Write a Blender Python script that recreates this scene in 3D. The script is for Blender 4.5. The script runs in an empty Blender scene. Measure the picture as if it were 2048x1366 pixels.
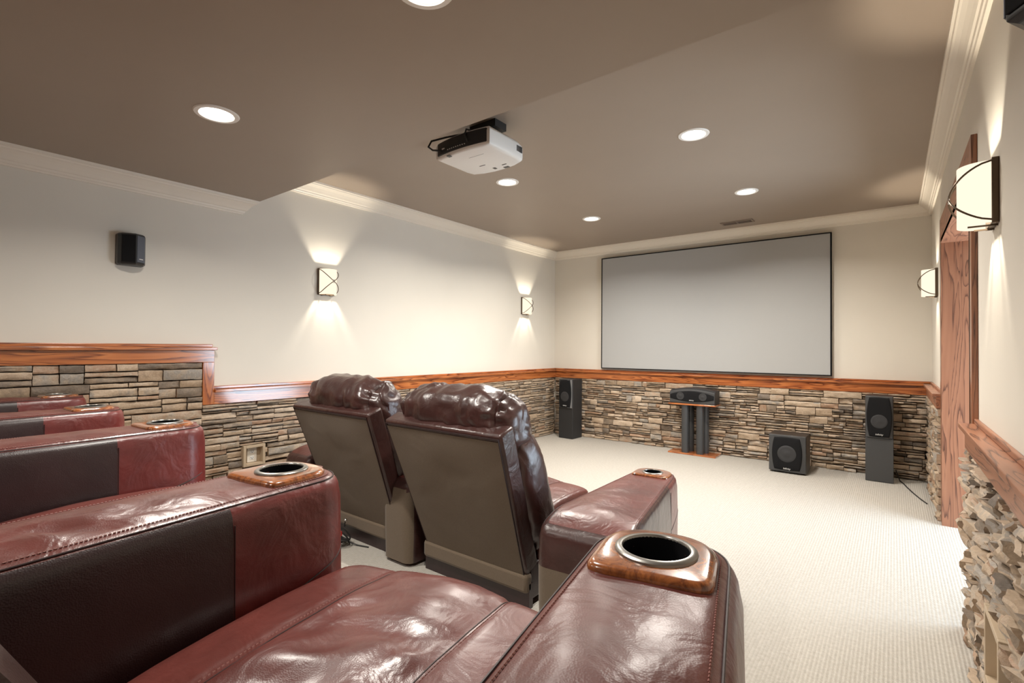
import bpy, bmesh, math, random
from math import sin, cos, pi, radians, sqrt, atan2
from mathutils import Vector, Matrix, noise
random.seed(7)
scene = bpy.context.scene
COL = scene.collection

# ------------------------------------------------------------------ room data
XL, XR, YF, YB = -3.973, 0.296, 6.185, -1.75
ZH, ZL, YS = 2.653, 2.366, 1.816
RAIL, RISE = 0.952, 0.3076
YR = 1.28                       # front edge of the riser
DY0, DY1, DZ = 3.045, 4.69, 2.025   # opening in the right wall

# ------------------------------------------------------------------ materials
def newmat(name):
    m = bpy.data.materials.new(name); m.use_nodes = True
    nt = m.node_tree
    return m, nt, nt.nodes['Principled BSDF']

def N(nt, t, **kw):
    n = nt.nodes.new(t)
    for k, v in kw.items():
        if k in n.inputs: n.inputs[k].default_value = v
        else: setattr(n, k, v)
    return n

def ramp(nt, stops, fac):
    r = nt.nodes.new('ShaderNodeValToRGB')
    el = r.color_ramp.elements
    while len(el) > 1: el.remove(el[-1])
    el[0].position = stops[0][0]; el[0].color = (*stops[0][1], 1)
    for p, c in stops[1:]:
        e = el.new(p); e.color = (*c, 1)
    nt.links.new(fac, r.inputs[0])
    return r

def coords(nt, scale=(1, 1, 1), rot=(0, 0, 0)):
    tc = nt.nodes.new('ShaderNodeTexCoord'); mp = nt.nodes.new('ShaderNodeMapping')
    mp.inputs['Scale'].default_value = scale; mp.inputs['Rotation'].default_value = rot
    nt.links.new(tc.outputs['Object'], mp.inputs['Vector'])
    return mp.outputs['Vector']

def bump(nt, bs, height, strength, dist):
    b = N(nt, 'ShaderNodeBump', Strength=strength, Distance=dist)
    nt.links.new(height, b.inputs['Height'])
    old = bs.inputs['Normal'].links
    if old: nt.links.new(old[0].from_socket, b.inputs['Normal'])
    nt.links.new(b.outputs[0], bs.inputs['Normal'])
    return b

def plain(name, col, rough=.5, metal=0., spec=.5, coat=0.):
    m, nt, bs = newmat(name)
    bs.inputs['Base Color'].default_value = (*col, 1)
    bs.inputs['Roughness'].default_value = rough
    bs.inputs['Metallic'].default_value = metal
    bs.inputs['Specular IOR Level'].default_value = spec
    bs.inputs['Coat Weight'].default_value = coat
    return m

def paint(name, col, rough, spec=.4, bstr=.06, var=.03):
    m, nt, bs = newmat(name)
    v = coords(nt)
    n1 = N(nt, 'ShaderNodeTexNoise', Scale=1.3, Detail=3.); nt.links.new(v, n1.inputs['Vector'])
    lo = tuple(c * (1 - var) for c in col); hi = tuple(c * (1 + var) for c in col)
    r = ramp(nt, [(.3, lo), (.7, hi)], n1.outputs['Fac'])
    nt.links.new(r.outputs[0], bs.inputs['Base Color'])
    bs.inputs['Roughness'].default_value = rough
    bs.inputs['Specular IOR Level'].default_value = spec
    n2 = N(nt, 'ShaderNodeTexNoise', Scale=260., Detail=2.); nt.links.new(v, n2.inputs['Vector'])
    bump(nt, bs, n2.outputs['Fac'], bstr, .002)
    return m

def leather(name, col, rough=.34, grain=.12, wr=.30, coat=.25):
    m, nt, bs = newmat(name)
    v = coords(nt)
    n1 = N(nt, 'ShaderNodeTexNoise', Scale=5., Detail=5., Roughness=.6); nt.links.new(v, n1.inputs['Vector'])
    lo = tuple(c * .72 for c in col); hi = tuple(min(1, c * 1.3) for c in col)
    r = ramp(nt, [(.32, lo), (.5, col), (.7, hi)], n1.outputs['Fac'])
    nt.links.new(r.outputs[0], bs.inputs['Base Color'])
    bs.inputs['Roughness'].default_value = rough
    bs.inputs['Specular IOR Level'].default_value = .55
    bs.inputs['Coat Weight'].default_value = coat
    bs.inputs['Coat Roughness'].default_value = .24
    n2 = N(nt, 'ShaderNodeTexNoise', Scale=11., Detail=3., Roughness=.55, Distortion=.8); nt.links.new(v, n2.inputs['Vector'])
    bump(nt, bs, n2.outputs['Fac'], wr, .02)
    vo = N(nt, 'ShaderNodeTexVoronoi', Scale=420.); nt.links.new(v, vo.inputs['Vector'])
    bump(nt, bs, vo.outputs['Distance'], grain, .0012)
    return m

def oak(name, axis, stops, rough=.24, coat=1., scale=1., freq=11.):
    m, nt, bs = newmat(name)
    sc = [9 * scale] * 3; sc[axis] = .75 * scale
    v = coords(nt, tuple(sc))
    n1 = N(nt, 'ShaderNodeTexNoise', Scale=1.1, Detail=2., Roughness=.45, Distortion=.55); nt.links.new(v, n1.inputs['Vector'])
    mu = N(nt, 'ShaderNodeMath', operation='MULTIPLY'); mu.inputs[1].default_value = freq
    nt.links.new(n1.outputs['Fac'], mu.inputs[0])
    fr = N(nt, 'ShaderNodeMath', operation='FRACT'); nt.links.new(mu.outputs[0], fr.inputs[0])
    sc2 = [230.] * 3; sc2[axis] = 6.
    v2 = coords(nt, tuple(sc2))
    n2 = N(nt, 'ShaderNodeTexNoise', Scale=1., Detail=2.); nt.links.new(v2, n2.inputs['Vector'])
    mx = N(nt, 'ShaderNodeMath', operation='MULTIPLY_ADD'); mx.inputs[1].default_value = .55
    sb = N(nt, 'ShaderNodeMath', operation='SUBTRACT'); sb.inputs[1].default_value = .5
    nt.links.new(n2.outputs['Fac'], sb.inputs[0]); nt.links.new(sb.outputs[0], mx.inputs[0]); nt.links.new(fr.outputs[0], mx.inputs[2])
    r = ramp(nt, stops, mx.outputs[0])
    nt.links.new(r.outputs[0], bs.inputs['Base Color'])
    bs.inputs['Roughness'].default_value = rough
    bs.inputs['Coat Weight'].default_value = coat; bs.inputs['Coat Roughness'].default_value = .13
    bump(nt, bs, n2.outputs['Fac'], .12, .001)
    return m

OAKS = [(0., (.13, .030, .009)), (.14, (.28, .076, .021)), (.45, (.42, .130, .036)), (.85, (.50, .170, .050)), (1., (.22, .058, .017))]
OAK_DAYLIT = [(0., (.095, .036, .020)), (.07, (.16, .066, .038)), (.2, (.28, .118, .064)), (.92, (.33, .145, .080)), (1., (.18, .076, .045))]  # same oak for the doorway side, pinkish daylight tint put into the colour
M_OAK = [oak('oak_grain_x', 0, OAKS), oak('oak_grain_y', 1, OAKS), oak('oak_grain_z', 2, OAKS)]
M_OAK_DAYLIT = [None, oak('oak_daylit_y', 1, OAK_DAYLIT, .42, .12, freq=10.), oak('oak_daylit_z', 2, OAK_DAYLIT, .36, .3, freq=10.)]
M_WALL = paint('wall_paint', (.70, .66, .585), .7)
M_CEIL = paint('ceiling_paint', (.31, .25, .198), .42, .45, .04)
M_CROWN = paint('crown_paint', (.74, .68, .585), .42, .5, .0, .01)
M_LEA = leather('burgundy_leather', (.108, .026, .021))
M_RED = leather('red_leather', (.135, .020, .018), .38)
M_BRN = leather('brown_leather', (.046, .018, .0155), .33)
M_DRK = leather('dark_vinyl', (.024, .010, .011), .38, .22, .08, .25)
M_SEAM = plain('seam_thread', (.22, .085, .07), .6)
M_PIPE = plain('dark_piping', (.022, .008, .008), .5)
M_SCREEN = plain('screen_grey', (.40, .405, .405), .75, 0, .25)
M_VELVET = plain('black_velvet', (.008, .008, .009), .85, 0, .2)
M_BLACK = plain('black_plastic', (.012, .012, .013), .35)
M_CAB = plain('black_ash', (.020, .020, .021), .5)
M_DGREY = plain('charcoal_baffle', (.050, .051, .053), .42)
M_DRIV = plain('driver_grey', (.026, .026, .028), .6)
M_SILV = plain('silver_cheek', (.20, .205, .21), .4, .2)
M_LOGO = plain('logo_silver', (.75, .75, .74), .3, .2)
M_CHROME = plain('satin_chrome', (.55, .54, .52), .22, 1.)
M_STEEL = plain('grey_ring', (.30, .29, .27), .28, .85)
M_CUP = plain('cup_black', (.003, .003, .004), .9, 0, .1)
M_BRONZE = plain('bronze', (.13, .095, .065), .38, .8)
M_WHITE = plain('white_plastic', (.78, .78, .76), .35)
M_OUT = plain('outlet_white', (.80, .76, .68), .4)
M_BEIGE = plain('beige_frame', (.46, .36, .25), .6)
M_CORD = plain('black_rubber', (.012, .012, .012), .5)
M_REDP = plain('red_plastic', (.50, .03, .025), .35)
M_TRIM = plain('white_trim', (.80, .78, .74), .45)

def fabric():
    m, nt, bs = newmat('taupe_fabric')
    v = coords(nt)
    n1 = N(nt, 'ShaderNodeTexNoise', Scale=600., Detail=2.); nt.links.new(v, n1.inputs['Vector'])
    r = ramp(nt, [(.3, (.118, .088, .060)), (.7, (.175, .132, .092))], n1.outputs['Fac'])
    nt.links.new(r.outputs[0], bs.inputs['Base Color'])
    bs.inputs['Roughness'].default_value = .8; bs.inputs['Specular IOR Level'].default_value = .3
    bs.inputs['Sheen Weight'].default_value = .15
    n2 = N(nt, 'ShaderNodeTexNoise', Scale=3., Detail=2., Distortion=.6); nt.links.new(v, n2.inputs['Vector'])
    bump(nt, bs, n2.outputs['Fac'], .25, .03)
    return m
M_FAB = fabric()

def burl():
    m, nt, bs = newmat('burl_veneer')
    v = coords(nt)
    n1 = N(nt, 'ShaderNodeTexNoise', Scale=26., Detail=6., Roughness=.65, Distortion=1.6); nt.links.new(v, n1.inputs['Vector'])
    r = ramp(nt, [(.30, (.035, .010, .004)), (.42, (.16, .045, .013)), (.55, (.30, .095, .026)), (.72, (.42, .155, .045))], n1.outputs['Fac'])
    nt.links.new(r.outputs[0], bs.inputs['Base Color'])
    bs.inputs['Roughness'].default_value = .22
    bs.inputs['Coat Weight'].default_value = 1.; bs.inputs['Coat Roughness'].default_value = .06
    return m
M_BURL = burl()

def stone(name, stops, bs_=.55):
    m, nt, bs = newmat(name)
    g = nt.nodes.new('ShaderNodeNewGeometry')
    v = coords(nt)
    n1 = N(nt, 'ShaderNodeTexNoise', Scale=14., Detail=6., Roughness=.65); nt.links.new(v, n1.inputs['Vector'])
    ma = N(nt, 'ShaderNodeMath', operation='MULTIPLY_ADD'); ma.inputs[1].default_value = .55
    nt.links.new(n1.outputs['Fac'], ma.inputs[0])
    sb = N(nt, 'ShaderNodeMath', operation='SUBTRACT'); sb.inputs[1].default_value = .27
    nt.links.new(g.outputs['Random Per Island'], sb.inputs[0]); nt.links.new(sb.outputs[0], ma.inputs[2])
    r = ramp(nt, stops, ma.outputs[0])
    n2 = N(nt, 'ShaderNodeTexNoise', Scale=90., Detail=5., Roughness=.7); nt.links.new(v, n2.inputs['Vector'])
    mix = N(nt, 'ShaderNodeMix', data_type='RGBA', blend_type='MULTIPLY')
    mix.inputs['Factor'].default_value = .55
    r2 = ramp(nt, [(.3, (.55, .52, .5)), (.65, (1.05, 1.03, 1.))], n2.outputs['Fac'])
    nt.links.new(r.outputs[0], mix.inputs['A']); nt.links.new(r2.outputs[0], mix.inputs['B'])
    nt.links.new(mix.outputs['Result'], bs.inputs['Base Color'])
    bs.inputs['Roughness'].default_value = .42; bs.inputs['Specular IOR Level'].default_value = .6
    n3 = N(nt, 'ShaderNodeTexNoise', Scale=38., Detail=8., Roughness=.7); nt.links.new(v, n3.inputs['Vector'])
    bump(nt, bs, n3.outputs['Fac'], bs_, .012)
    return m
ST = [(0., (.14, .11, .085)), (.14, (.24, .185, .135)), (.30, (.44, .325, .22)), (.5, (.52, .405, .295)), (.62, (.58, .46, .34)),
      (.74, (.31, .285, .255)), (.86, (.45, .36, .27)), (1., (.40, .25, .16))]
M_STONE = stone('ledge_stone', ST)
M_MORTAR = plain('dark_joint', (.035, .026, .020), .9)

def carpet():
    m, nt, bs = newmat('loop_carpet')
    tc = nt.nodes.new('ShaderNodeTexCoord')
    n1 = N(nt, 'ShaderNodeTexNoise', Scale=55., Detail=3.); nt.links.new(tc.outputs['Object'], n1.inputs['Vector'])
    r = ramp(nt, [(.3, (.395, .37, .33)), (.7, (.465, .44, .40))], n1.outputs['Fac'])
    w = N(nt, 'ShaderNodeTexWave', wave_type='BANDS', bands_direction='X', wave_profile='SIN')
    w.inputs['Scale'].default_value = 22.; w.inputs['Distortion'].default_value = .35; w.inputs['Detail Scale'].default_value = 4.
    nt.links.new(tc.outputs['Object'], w.inputs['Vector'])
    w2 = N(nt, 'ShaderNodeTexWave', wave_type='BANDS', bands_direction='Y', wave_profile='SIN')
    w2.inputs['Scale'].default_value = 36.; w2.inputs['Distortion'].default_value = .6
    nt.links.new(tc.outputs['Object'], w2.inputs['Vector'])
    ad = N(nt, 'ShaderNodeMath', operation='MULTIPLY_ADD'); ad.inputs[1].default_value = .9
    nt.links.new(w2.outputs['Fac'], ad.inputs[0]); nt.links.new(w.outputs['Fac'], ad.inputs[2])
    mix = N(nt, 'ShaderNodeMix', data_type='RGBA', blend_type='MULTIPLY'); mix.inputs['Factor'].default_value = .5
    r2 = ramp(nt, [(.1, (.74, .72, .69)), (.8, (1.04, 1.04, 1.04))], ad.outputs[0])
    nt.links.new(r.outputs[0], mix.inputs['A']); nt.links.new(r2.outputs[0], mix.inputs['B'])
    nt.links.new(mix.outputs['Result'], bs.inputs['Base Color'])
    bs.inputs['Roughness'].default_value = .75; bs.inputs['Specular IOR Level'].default_value = .3
    bump(nt, bs, ad.outputs[0], .38, .005)
    return m
M_CARPET = carpet()

def emit(name, col, s):
    m = bpy.data.materials.new(name); m.use_nodes = True; nt = m.node_tree
    nt.nodes.clear()
    o = nt.nodes.new('ShaderNodeOutputMaterial'); e = nt.nodes.new('ShaderNodeEmission')
    e.inputs[0].default_value = (*col, 1); e.inputs[1].default_value = s
    nt.links.new(e.outputs[0], o.inputs[0])
    return m
M_BULB = emit('lamp_lens', (1., .95, .86), 14.)
M_SHADE = emit('lit_glass_shade', (1., .86, .66), 1.15)
M_PANE = emit('daylight_pane', (.72, .86, 1.), 14.)

# ------------------------------------------------------------------ object helpers
def link(name, bm, mats, parent=None, smooth=True, bevel=0., M=None, autos=40):
    me = bpy.data.meshes.new(name)
    bm.normal_update(); bm.to_mesh(me); bm.free()
    for m in (mats if isinstance(mats, (list, tuple)) else [mats]): me.materials.append(m)
    if smooth:
        for p in me.polygons: p.use_smooth = True
    o = bpy.data.objects.new(name, me); COL.objects.link(o)
    if parent: o.parent = parent
    if M is not None: o.matrix_local = M
    if bevel:
        b = o.modifiers.new('bevel', 'BEVEL'); b.width = bevel; b.segments = 2; b.limit_method = 'ANGLE'
        b.angle_limit = radians(35)
    if smooth and autos:
        try: me.set_sharp_from_angle(angle=radians(autos))
        except Exception: pass
    return o

def thing(name, label, cat, loc=(0, 0, 0), rz=0., group=None):
    o = bpy.data.objects.new(name, None); COL.objects.link(o)
    o.location = loc; o.rotation_euler = (0, 0, rz); o.empty_display_size = .1
    o['label'] = label; o['category'] = cat
    if group: o['group'] = group
    return o

def tag(o, label, cat, group=None):
    o['label'] = label; o['category'] = cat
    if group: o['group'] = group
    return o

def struct(o, label=None):
    o['kind'] = 'structure'
    if label: o['label'] = label
    return o

def box(bm, x0, x1, y0, y1, z0, z1, mi=0):
    vs = [bm.verts.new((x, y, z)) for z in (z0, z1) for y in (y0, y1) for x in (x0, x1)]
    fs = [(0, 2, 3, 1), (4, 5, 7, 6), (0, 1, 5, 4), (2, 6, 7, 3), (0, 4, 6, 2), (1, 3, 7, 5)]
    for f in fs:
        q = bm.faces.new([vs[i] for i in f]); q.material_index = mi
    return vs

def prism(bm, pts, z0, z1, mi=0, top_scale=None):
    """extrude a plan polygon"""
    n = len(pts)
    a = [bm.verts.new((x, y, z0)) for x, y in pts]
    b = [bm.verts.new((x, y, z1)) for x, y in pts]
    for i in range(n):
        bm.faces.new((a[i], a[(i + 1) % n], b[(i + 1) % n], b[i])).material_index = mi
    bm.faces.new(b).material_index = mi
    bm.faces.new(a[::-1]).material_index = mi

def loft(bm, rings, closed=True, caps=(False, False), mi=0):
    R = [[bm.verts.new(p) for p in r] for r in rings]
    n = len(R[0]); out = []
    for i in range(len(R) - 1):
        for j in range(n if closed else n - 1):
            k = (j + 1) % n
            f = bm.faces.new((R[i][j], R[i][k], R[i + 1][k], R[i + 1][j])); f.material_index = mi; out.append(f)
    if caps[0]: bm.faces.new(R[0][::-1]).material_index = mi
    if caps[1]: bm.faces.new(R[-1]).material_index = mi
    return R

def tube(bm, pts, r, n=8, caps=True, mi=0, closed=False):
    pts = [Vector(p) for p in pts]
    rings = []; prev = None; m = len(pts)
    for i, p in enumerate(pts):
        if closed: t = pts[(i + 1) % m] - pts[i - 1]
        else: t = pts[min(i + 1, m - 1)] - pts[max(i - 1, 0)]
        t = t.normalized() if t.length > 1e-9 else Vector((0, 0, 1))
        if prev is None:
            a = Vector((0, 0, 1)) if abs(t.z) < .9 else Vector((1, 0, 0))
            u = t.cross(a).normalized()
        else:
            u = (prev - t * prev.dot(t)).normalized()
        prev = u; w = t.cross(u)
        rings.append([p + (u * cos(2 * pi * j / n) + w * sin(2 * pi * j / n)) * r for j in range(n)])
    if closed: rings.append(rings[0])
    loft(bm, rings, True, (caps and not closed, caps and not closed), mi)
    if closed: bmesh.ops.remove_doubles(bm, verts=bm.verts[:], dist=1e-6)

def lathe(bm, prof, n=40, c=(0, 0), mi=0, cap=(False, False)):
    rings = [[(c[0] + r * cos(2 * pi * j / n), c[1] + r * sin(2 * pi * j / n), z) for j in range(n)] for r, z in prof]
    loft(bm, rings, True, cap, mi)

def fix(bm):
    bmesh.ops.recalc_face_normals(bm, faces=bm.faces[:])

def dup(root, loc=None, rz=None, label=None):
    r = root.copy(); COL.objects.link(r)
    if loc is not None: r.location = loc
    if rz is not None: r.rotation_euler = (0, 0, rz)
    if label: r['label'] = label
    def kids(a, b):
        for ch in list(a.children):
            c = ch.copy(); COL.objects.link(c); c.parent = b
            kids(ch, c)
    kids(root, r)
    return r

def text(body, size, mat, parent, M, ext=.0008, name='logo'):
    cu = bpy.data.curves.new(name, 'FONT'); cu.body = body; cu.size = size; cu.extrude = ext
    cu.align_x = 'CENTER'; cu.align_y = 'CENTER'; cu.shear = .2
    tmp = bpy.data.objects.new('tmp', cu); COL.objects.link(tmp); bpy.context.view_layer.update()
    me = bpy.data.meshes.new_from_object(tmp.evaluated_get(bpy.context.evaluated_depsgraph_get()))
    bpy.data.objects.remove(tmp); me.materials.clear(); me.materials.append(mat)
    o = bpy.data.objects.new(name, me); COL.objects.link(o)
    o.parent = parent; o.matrix_local = M
    return o

def nz(p, s=1., seed=0.):
    return noise.noise(Vector((p[0] * s + seed, p[1] * s - seed * .7, p[2] * s + seed * 1.3)))

def sstep(a, b, x):
    t = max(0., min(1., (x - a) / (b - a))); return t * t * (3 - 2 * t)

# ------------------------------------------------------------------ room shell
def shell():
    T = .12
    bm = bmesh.new(); box(bm, XL - T, XR + 3.2, YB - T, YF + T, -.1, 0.)
    struct(link('floor', bm, M_CARPET, smooth=False), 'cream loop pile carpet')
    bm = bmesh.new(); box(bm, XL, XR, YB, YR, 0., RISE)
    struct(link('floor_riser', bm, M_CARPET, smooth=False, bevel=.015), 'carpeted platform under the rear seats')
    bm = bmesh.new(); box(bm, XL - T, XR + T, YS, YF + T, ZH, ZH + .1)
    struct(link('ceiling', bm, M_CEIL, smooth=False), 'taupe ceiling over the screen end')
    bm = bmesh.new(); box(bm, XL - T, XR + T, YB - T, YS, ZL, ZH + .1)
    struct(link('ceiling_soffit', bm, M_CEIL, smooth=False), 'dropped taupe ceiling over the rear seats')
    H = ZH + .1
    bm = bmesh.new(); box(bm, XL - T, XL, YB - T, YF + T, 0, H)
    wl = struct(link('wall_left', bm, M_WALL, smooth=False))
    bm = bmesh.new(); box(bm, XL, XR, YF, YF + T, 0, H)
    wf = struct(link('wall_front', bm, M_WALL, smooth=False))
    bm = bmesh.new(); box(bm, XL, XR, YB - T, YB, 0, H)
    struct(link('wall_back', bm, M_WALL, smooth=False))
    bm = bmesh.new()
    box(bm, XR, XR + T, YB - T, DY0, 0, H); box(bm, XR, XR + T, DY1, YF + T, 0, H); box(bm, XR, XR + T, DY0, DY1, DZ, H)
    wr = struct(link('wall_right', bm, M_WALL, smooth=False))
    return wl, wf, wr
WL, WF, WR = shell()

# hall beyond the opening, lit by a glazed door
def hall():
    x0, x1, y0, y1, h = XR + .12, 1.50, 1.9, 6.0, 2.4
    T = .1
    for nm, b in (('wall_hall_right', (x1, x1 + T, y0 - T, y1 + T, 0, h)), ('wall_hall_back', (x0, x1, y0 - T, y0, 0, h)),
                  ('wall_hall_front', (x0, x1, y1, y1 + T, 0, h)), ('ceiling_hall', (x0, x1 + T, y0 - T, y1 + T, h, h + T))):
        bm = bmesh.new(); box(bm, *b); struct(link(nm, bm, M_WALL, smooth=False))
    w = struct(bpy.data.objects.new('window_1', None), 'bright hall window letting in daylight'); COL.objects.link(w)
    bm = bmesh.new(); box(bm, x1 - .02, x1 - .012, 3.5, 5.1, .06, 1.55); link('pane', bm, M_PANE, w, smooth=False)
    for a, b, c, d in ((3.42, 3.5, 0, 1.63), (5.1, 5.18, 0, 1.63), (3.5, 5.1, 0, .06), (3.5, 5.1, 1.55, 1.63)):
        bm = bmesh.new(); box(bm, x1 - .05, x1, a, b, c, d); link('frame_bar', bm, M_TRIM, w, smooth=False)
hall()

# crown moulding: profile (p = out from wall, d = below ceiling)
CROWN = [(.0, .108), (.014, .108), (.018, .098), (.024, .094), (.028, .082), (.036, .078), (.046, .062), (.060, .044), (.076, .030), (.084, .027), (.088, .018), (.098, .015), (.100, .0), (.0, .0)]
def crown(name, axis, wall, sgn, a0, a1, zc, mit=(0, 0)):
    bm = bmesh.new(); rings = []
    for e, (a, mt) in enumerate(((a0, mit[0]), (a1, mit[1]))):
        r = []
        for p, d in CROWN:
            aa = a + mt * (.1 - p)
            r.append((wall + sgn * p, aa, zc - d) if axis == 'y' else (aa, wall + sgn * p, zc - d))
        rings.append(r)
    loft(bm, rings, True, (True, True)); fix(bm)
    struct(link(name, bm, M_CROWN, smooth=False), 'cream crown moulding')
crown('trim_1', 'y', XL, 1, YB, YS, ZL, (0, -1))
crown('trim_2', 'y', XL, 1, YS, YF, ZH)
crown('trim_3', 'x', YF, -1, XL, XR, ZH)
crown('trim_4', 'y', XR, -1, YS, YF, ZH)
crown('trim_5', 'y', XR, -1, YB, YS, ZL, (0, -1))

# wainscot rail: shelf, cap, apron as one run
def rail(name, axis, wall, sgn, a0, a1, z, mats, label, ends=0.):
    def bx(bm, p0, p1, b0, b1, z0, z1):
        lo, hi = sorted((wall + sgn * p0, wall + sgn * p1))
        if axis == 'y': box(bm, lo, hi, b0, b1, z0, z1)
        else: box(bm, b0, b1, lo, hi, z0, z1)
    ax = 1 if axis == 'y' else 0
    bm = bmesh.new(); bx(bm, 0, .068, a0, a1 + ends, z - .043, z - .022)
    t = struct(link(name, bm, mats[ax], smooth=False, bevel=.003), label)
    bm = bmesh.new(); bx(bm, 0, .016, a0, a1, z - .022, z); link('wall_bead', bm, mats[ax], t, smooth=False, bevel=.004)
    bm = bmesh.new(); bx(bm, 0, .046, a0, a1, z - .131, z - .043); link('apron', bm, mats[ax], t, smooth=False, bevel=.002)
    return t
rail('trim_6', 'y', XL, 1, 1.531, YF, RAIL, M_OAK, 'oak chair rail along the left wall')
t7 = rail('trim_7', 'y', XL, 1, YB, 1.531, RAIL + RISE, M_OAK, 'oak chair rail stepped up beside the rear seats', .012)
bm = bmesh.new(); box(bm, XL, XL + .046, 1.456, 1.531, RAIL - .131, RAIL + RISE - .131)
link('step_stile', bm, M_OAK[2], t7, smooth=False, bevel=.002)
rail('trim_8', 'x', YF, -1, XL, XR, RAIL, M_OAK, 'oak chair rail under the screen')
rail('trim_9', 'y', XR, -1, DY1 + .1, YF, RAIL, M_OAK_DAYLIT, 'oak chair rail beyond the doorway')
rail('trim_10', 'y', XR, -1, YB, DY0 - .09, RAIL, M_OAK_DAYLIT, 'oak chair rail on the near right wall')

# cased opening
def doorway():
    bm = bmesh.new(); box(bm, XR - .022, XR, DY1, DY1 + .1, 0, 2.206)
    d = struct(link('door_1', bm, M_OAK_DAYLIT[2], smooth=False, bevel=.003), 'wide oak cased opening in the right wall')
    bm = bmesh.new(); box(bm, XR - .022, XR, DY0 - .09, DY0, 0, 2.206); link('casing', bm, M_OAK_DAYLIT[2], d, smooth=False, bevel=.003)
    bm = bmesh.new(); box(bm, XR - .022, XR, DY0, DY1, DZ, 2.206); link('header_casing', bm, M_OAK_DAYLIT[1], d, smooth=False, bevel=.003)
    bm = bmesh.new(); box(bm, XR - .022, XR + .14, DY1 - .006, DY1 + .03, 0, DZ); link('jamb', bm, M_OAK_DAYLIT[2], d, smooth=False)
    bm = bmesh.new(); box(bm, XR - .022, XR + .14, DY0 - .03, DY0 + .006, 0, DZ); link('jamb', bm, M_OAK_DAYLIT[2], d, smooth=False)
    bm = bmesh.new(); box(bm, XR - .022, XR + .14, DY0, DY1, DZ - .004, DZ + .03); link('head_jamb', bm, M_OAK_DAYLIT[1], d, smooth=False)
doorway()

# stacked ledge stone
def ledge(name, parent, mapf, u0, u1, v0, v1, dmin, dmax, rough, seed, holes=(), chunk=(.13, .36), label=None):
    rnd = random.Random(seed); bm = bmesh.new()
    q = [bm.verts.new(mapf(u, v, .012)) for u, v in ((u0, v0), (u1, v0), (u1, v1), (u0, v1))]
    bm.faces.new(q).material_index = 1
    def piece(a, b, c, d):
        g = .0022
        a += g; b -= g; c += g * .9; d -= g * .9
        if b - a < .012 or d - c < .006: return
        for h in holes:
            if a < h[1] and b > h[0] and c < h[3] and d > h[2]:
                if d <= h[3] and c >= h[2]:
                    if a < h[0] - .02 and b < h[1] + .2: b = h[0]
                    elif b > h[1] + .02 and a > h[0] - .2: a = h[1]
                    else: return
                elif (c + d) / 2 > h[3]: c = h[3]
                elif (c + d) / 2 < h[2]: d = h[2]
                else: return
                if b - a < .012 or d - c < .006: return
        nx = max(3, int((b - a) / .03)); ny = 4 if d - c > .03 else 3
        dep = rnd.uniform(dmin, dmax); tu = rnd.uniform(-1, 1) * rough * 1.2; tv = rnd.uniform(-.6, 1.) * rough * .9
        sd = rnd.uniform(0, 99)
        je = [(rnd.uniform(-1, 1) * .0045, rnd.uniform(-1, 1) * .0045) for _ in range(nx + 1)]
        G = []
        for j in range(ny + 1):
            row = []
            for i in range(nx + 1):
                s = i / nx; t = j / ny
                u = a + (b - a) * s; v = c + (d - c) * t
                if j == 0: v += abs(je[i][0])
                if j == ny: v -= abs(je[i][1])
                if i in (0, nx): u += rnd.uniform(-.0015, .0015)
                w = dep + tu * (s - .5) + tv * (t - .5) + rough * .9 * noise.noise(Vector((u * 16 + sd, v * 34, sd))) + rough * .35 * noise.noise(Vector((u * 50, v * 80 + sd, sd)))
                if i in (0, nx) or j in (0, ny): w -= .004 + rough * .25 * rnd.random()
                row.append(bm.verts.new(mapf(u, v, max(.014, w))))
            G.append(row)
        for j in range(ny):
            for i in range(nx):
                bm.faces.new((G[j][i], G[j][i + 1], G[j + 1][i + 1], G[j + 1][i]))
        rim = [G[0][i] for i in range(nx + 1)] + [G[j][nx] for j in range(1, ny + 1)] + [G[ny][i] for i in range(nx - 1, -1, -1)] + [G[j][0] for j in range(ny - 1, 0, -1)]
        back = []
        for vtx in rim:
            i = rim.index(vtx)
            back.append(None)
        uv = []
        for i in range(nx + 1): uv.append((a + (b - a) * i / nx, c))
        for j in range(1, ny + 1): uv.append((b, c + (d - c) * j / ny))
        for i in range(nx - 1, -1, -1): uv.append((a + (b - a) * i / nx, d))
        for j in range(ny - 1, 0, -1): uv.append((a, c + (d - c) * j / ny))
        bk = [bm.verts.new(mapf(u, v, .006)) for u, v in uv]
        n = len(rim)
        for i in range(n):
            k = (i + 1) % n
            bm.faces.new((rim[i], bk[i], bk[k], rim[k]))
    v = v0
    while v < v1 - .005:
        h = rnd.uniform(.075, .125)
        if v1 - (v + h) < .05: h = v1 - v
        u = u0 - rnd.uniform(0, .15)
        while u < u1:
            w = rnd.uniform(*chunk)
            a, b = max(u, u0), min(u + w, u1)
            if b - a > .012:
                k = rnd.choice((2, 2, 3, 3, 4)) if h > .09 else rnd.choice((1, 2, 2, 3, 3))
                cuts = [0.]
                for i in range(k - 1): cuts.append((i + 1 + rnd.uniform(-.28, .28)) / k)
                cuts.append(1.)
                for i in range(k):
                    c, d = v + h * cuts[i], v + h * cuts[i + 1]
                    if b - a > .15 and rnd.random() < .55:
                        m = a + (b - a) * rnd.uniform(.3, .7)
                        piece(a, m, c, d); piece(m, b, c, d)
                    else: piece(a, b, c, d)
            u += w
        v += h
    fix(bm)
    o = link(name, bm, [M_STONE, M_MORTAR], parent, smooth=True, autos=28)
    if label: o['label'] = label
    return o
Z1 = RAIL - .131
LO = (1.735, 1.90, .325, .485)    # left outlet frame in (y, z)
ledge('stone_veneer', WL, lambda u, v, w: (XL + w, u, v), YB, 1.456, RISE, Z1 + RISE, .034, .052, .009, 11, (), (.20, .48))
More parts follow.
